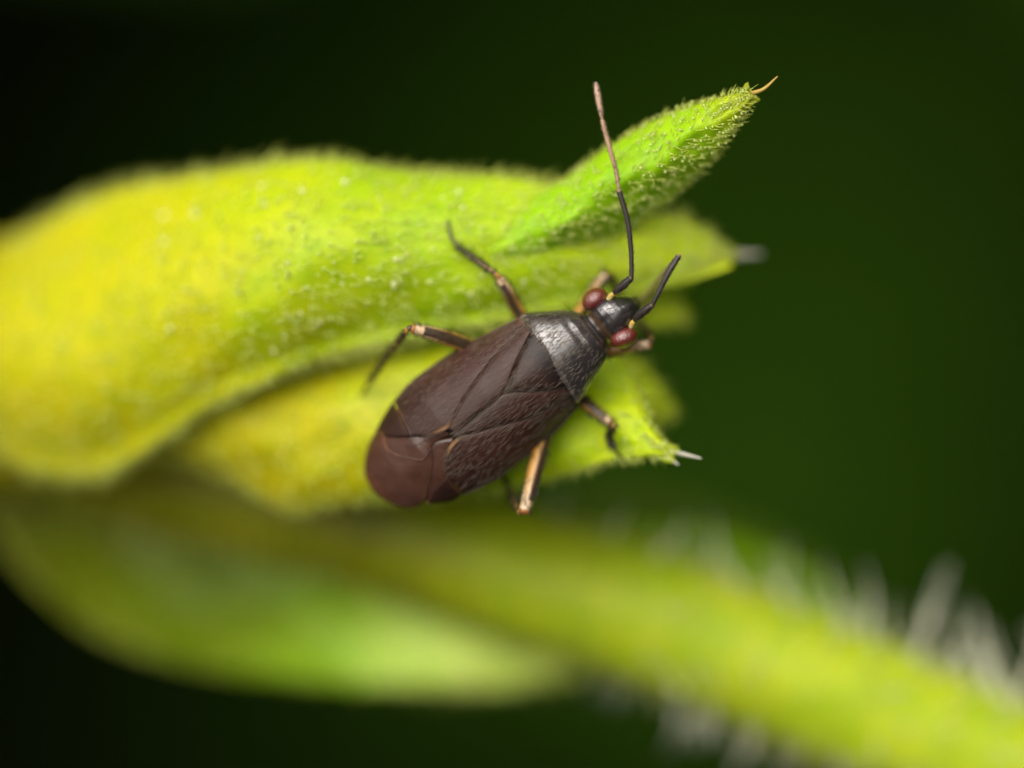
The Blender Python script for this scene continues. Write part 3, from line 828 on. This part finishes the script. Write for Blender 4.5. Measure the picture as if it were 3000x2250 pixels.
# right front, middle, hind
leg([(1745, 1040, -.7), (1790, 1026, -.66), (1850, 1016, -.62), (1906, 1008, -.6)], [.07, .076, .068, .058], [(1906, 1006, -.6), (1908, 992, -.66), (1890, 965, -1.1), (1866, 935, -1.5)], [.036, .034, .028, .024],
    [(1866, 935, -1.5), (1858, 918, -1.75), (1852, 900, -2.0)], -1.4, .3)
leg([(1680, 1150, -.8), (1715, 1180, -.72), (1752, 1211, -.65), (1789, 1238, -.62)], [.07, .07, .062, .052], [(1789, 1238, -.62), (1796, 1248, -.65), (1786, 1275, -.95), (1794, 1308, -1.2)], [.034, .034, .026, .022],
    [(1794, 1308, -1.2), (1806, 1324, -1.3), (1818, 1336, -1.36)], 1.4, .65)
leg([(1600, 1270, -.75), (1577, 1340, -.62), (1556, 1425, -.5), (1536, 1502, -.42)], [.085, .098, .085, .068], [(1536, 1500, -.44), (1522, 1498, -.55), (1500, 1450, -1.1), (1476, 1395, -1.6)], [.036, .034, .028, .024],
    [(1476, 1395, -1.55), (1468, 1385, -1.62), (1460, 1376, -1.66)], 1.0, .5)

# beak tucked under the head
V, F, C = tube([B(512, -40, -118), B(500, -38, -150), B(440, -30, -190), B(360, -24, -215)], [.05, .045, .035, .02], sides=10, n=30, colf=lambda t, a: mixc((.02, .015, .01), (.3, .18, .05), t))
obj('beak', V, F, M_leg, bug, C)

# setae of the back
def coat_of_setae(parent, Vg, count, length, tilt=.35, spread=.25, rad=.0022, mat=M_seta, weight=None, back=True):
    n, m, _ = Vg.shape
    i = rng.integers(1, n - 1, count); j = rng.integers(1, m - 1, count)
    if weight is not None:
        keep = rng.random(count) < weight(i / n, j / m)
        i, j = i[keep], j[keep]
    count = len(i)
    du, dv = np.gradient(Vg, axis=0), np.gradient(Vg, axis=1)
    nr = np.cross(du, dv); nr /= np.linalg.norm(nr, axis=2)[..., None] + 1e-12
    nr *= np.where(nr[..., 2:3] < 0, -1, 1)
    bk = np.array((-CU, -SU, 0))
    d = bk + tilt * nr[i, j] + rng.normal(0, spread, (count, 3))
    fr = rng.random((count, 1))
    root = Vg[i, j] * fr + Vg[i, np.minimum(j + 1, m - 1)] * (1 - fr)
    V, F = hairs(root, d, rng.uniform(*length, count), rad, bend=-.3 * nr[i, j])
    return obj('setae', V, F, mat, parent, kind='stuff')
LEN = (.07, .13)
fade = lambda a, b: np.clip((.97 - a) * 8, 0, 1)
coat_of_setae(leftwing, VcL, 1500, LEN, mat=M_seta_brown, rad=.0020, spread=.12, tilt=.22, weight=fade)
coat_of_setae(leftwing, VlL, 700, LEN, mat=M_seta_brown, rad=.0018, spread=.12, tilt=.22)
coat_of_setae(rightwing, VcR, 1100, LEN, rad=.0018, spread=.10, tilt=.22, weight=fade)
coat_of_setae(rightwing, VlR, 600, LEN, rad=.0018, spread=.10, tilt=.22)
coat_of_setae(scut, VsC, 320, LEN, rad=.0020, spread=.12, tilt=.22)
Bg = BV[:NU * NV].reshape(NU, NV, 3)
ip = np.where((uu > 222) & (uu < 362))[0]
coat_of_setae(body, Bg[ip[0]:ip[-1], 2:NV // 2 - 2], 1500, (.06, .12), tilt=.3, rad=.0022, mat=M_seta_pale, weight=lambda a, b: np.where(b > .55, .35, 1))
coat_of_setae(body, Bg[ip[0]:ip[-1], 2:NV // 2 - 2], 1100, (.05, .09), tilt=.35, rad=.0022, mat=M_seta_dark)
ih = np.where((uu > 395) & (uu < 520))[0]
coat_of_setae(body, Bg[ih[0]:ih[-1], 2:NV // 2 - 2], 420, (.04, .09), tilt=.7, spread=.4, mat=M_seta_dark)
# a few long black bristles on the shoulder and snout
r0, d0 = [], []
for (u, v, h, du_, dv_, dh) in [(352, 58, -60, -.1, 1, .6), (330, 72, -70, -.8, .6, .5), (318, 78, -70, -.8, .5, .5), (290, 100, -80, -.8, .5, .4), (300, 92, -72, -.6, .6, .5), (345, -118, -80, .2, -1, .3), (268, 118, -80, -.8, .4, .4)]:
    r0.append(B(u, v, h)); d0.append(B(u + du_ * 10, v + dv_ * 10, h + dh * 10) - B(u, v, h))
for _ in range(60):
    u = random.uniform(496, 521); v = -40 + random.uniform(-18, 16)
    r0.append(B(u, v, -75 - (u - 496) * .8)); d0.append(B(10 * random.uniform(.2, 1), 10 * random.uniform(-.7, .7), 8) - B(0, 0, 0))
V, F = hairs(np.array(r0), np.array(d0), np.r_[np.full(1, .2), rng.uniform(.1, .17, 6), rng.uniform(.04, .09, len(r0) - 7)], .0035)
obj('setae', V, F, M_seta_dark, body, kind='stuff')

for o in list(scene.objects):
    if 'base' in o: del o['base']
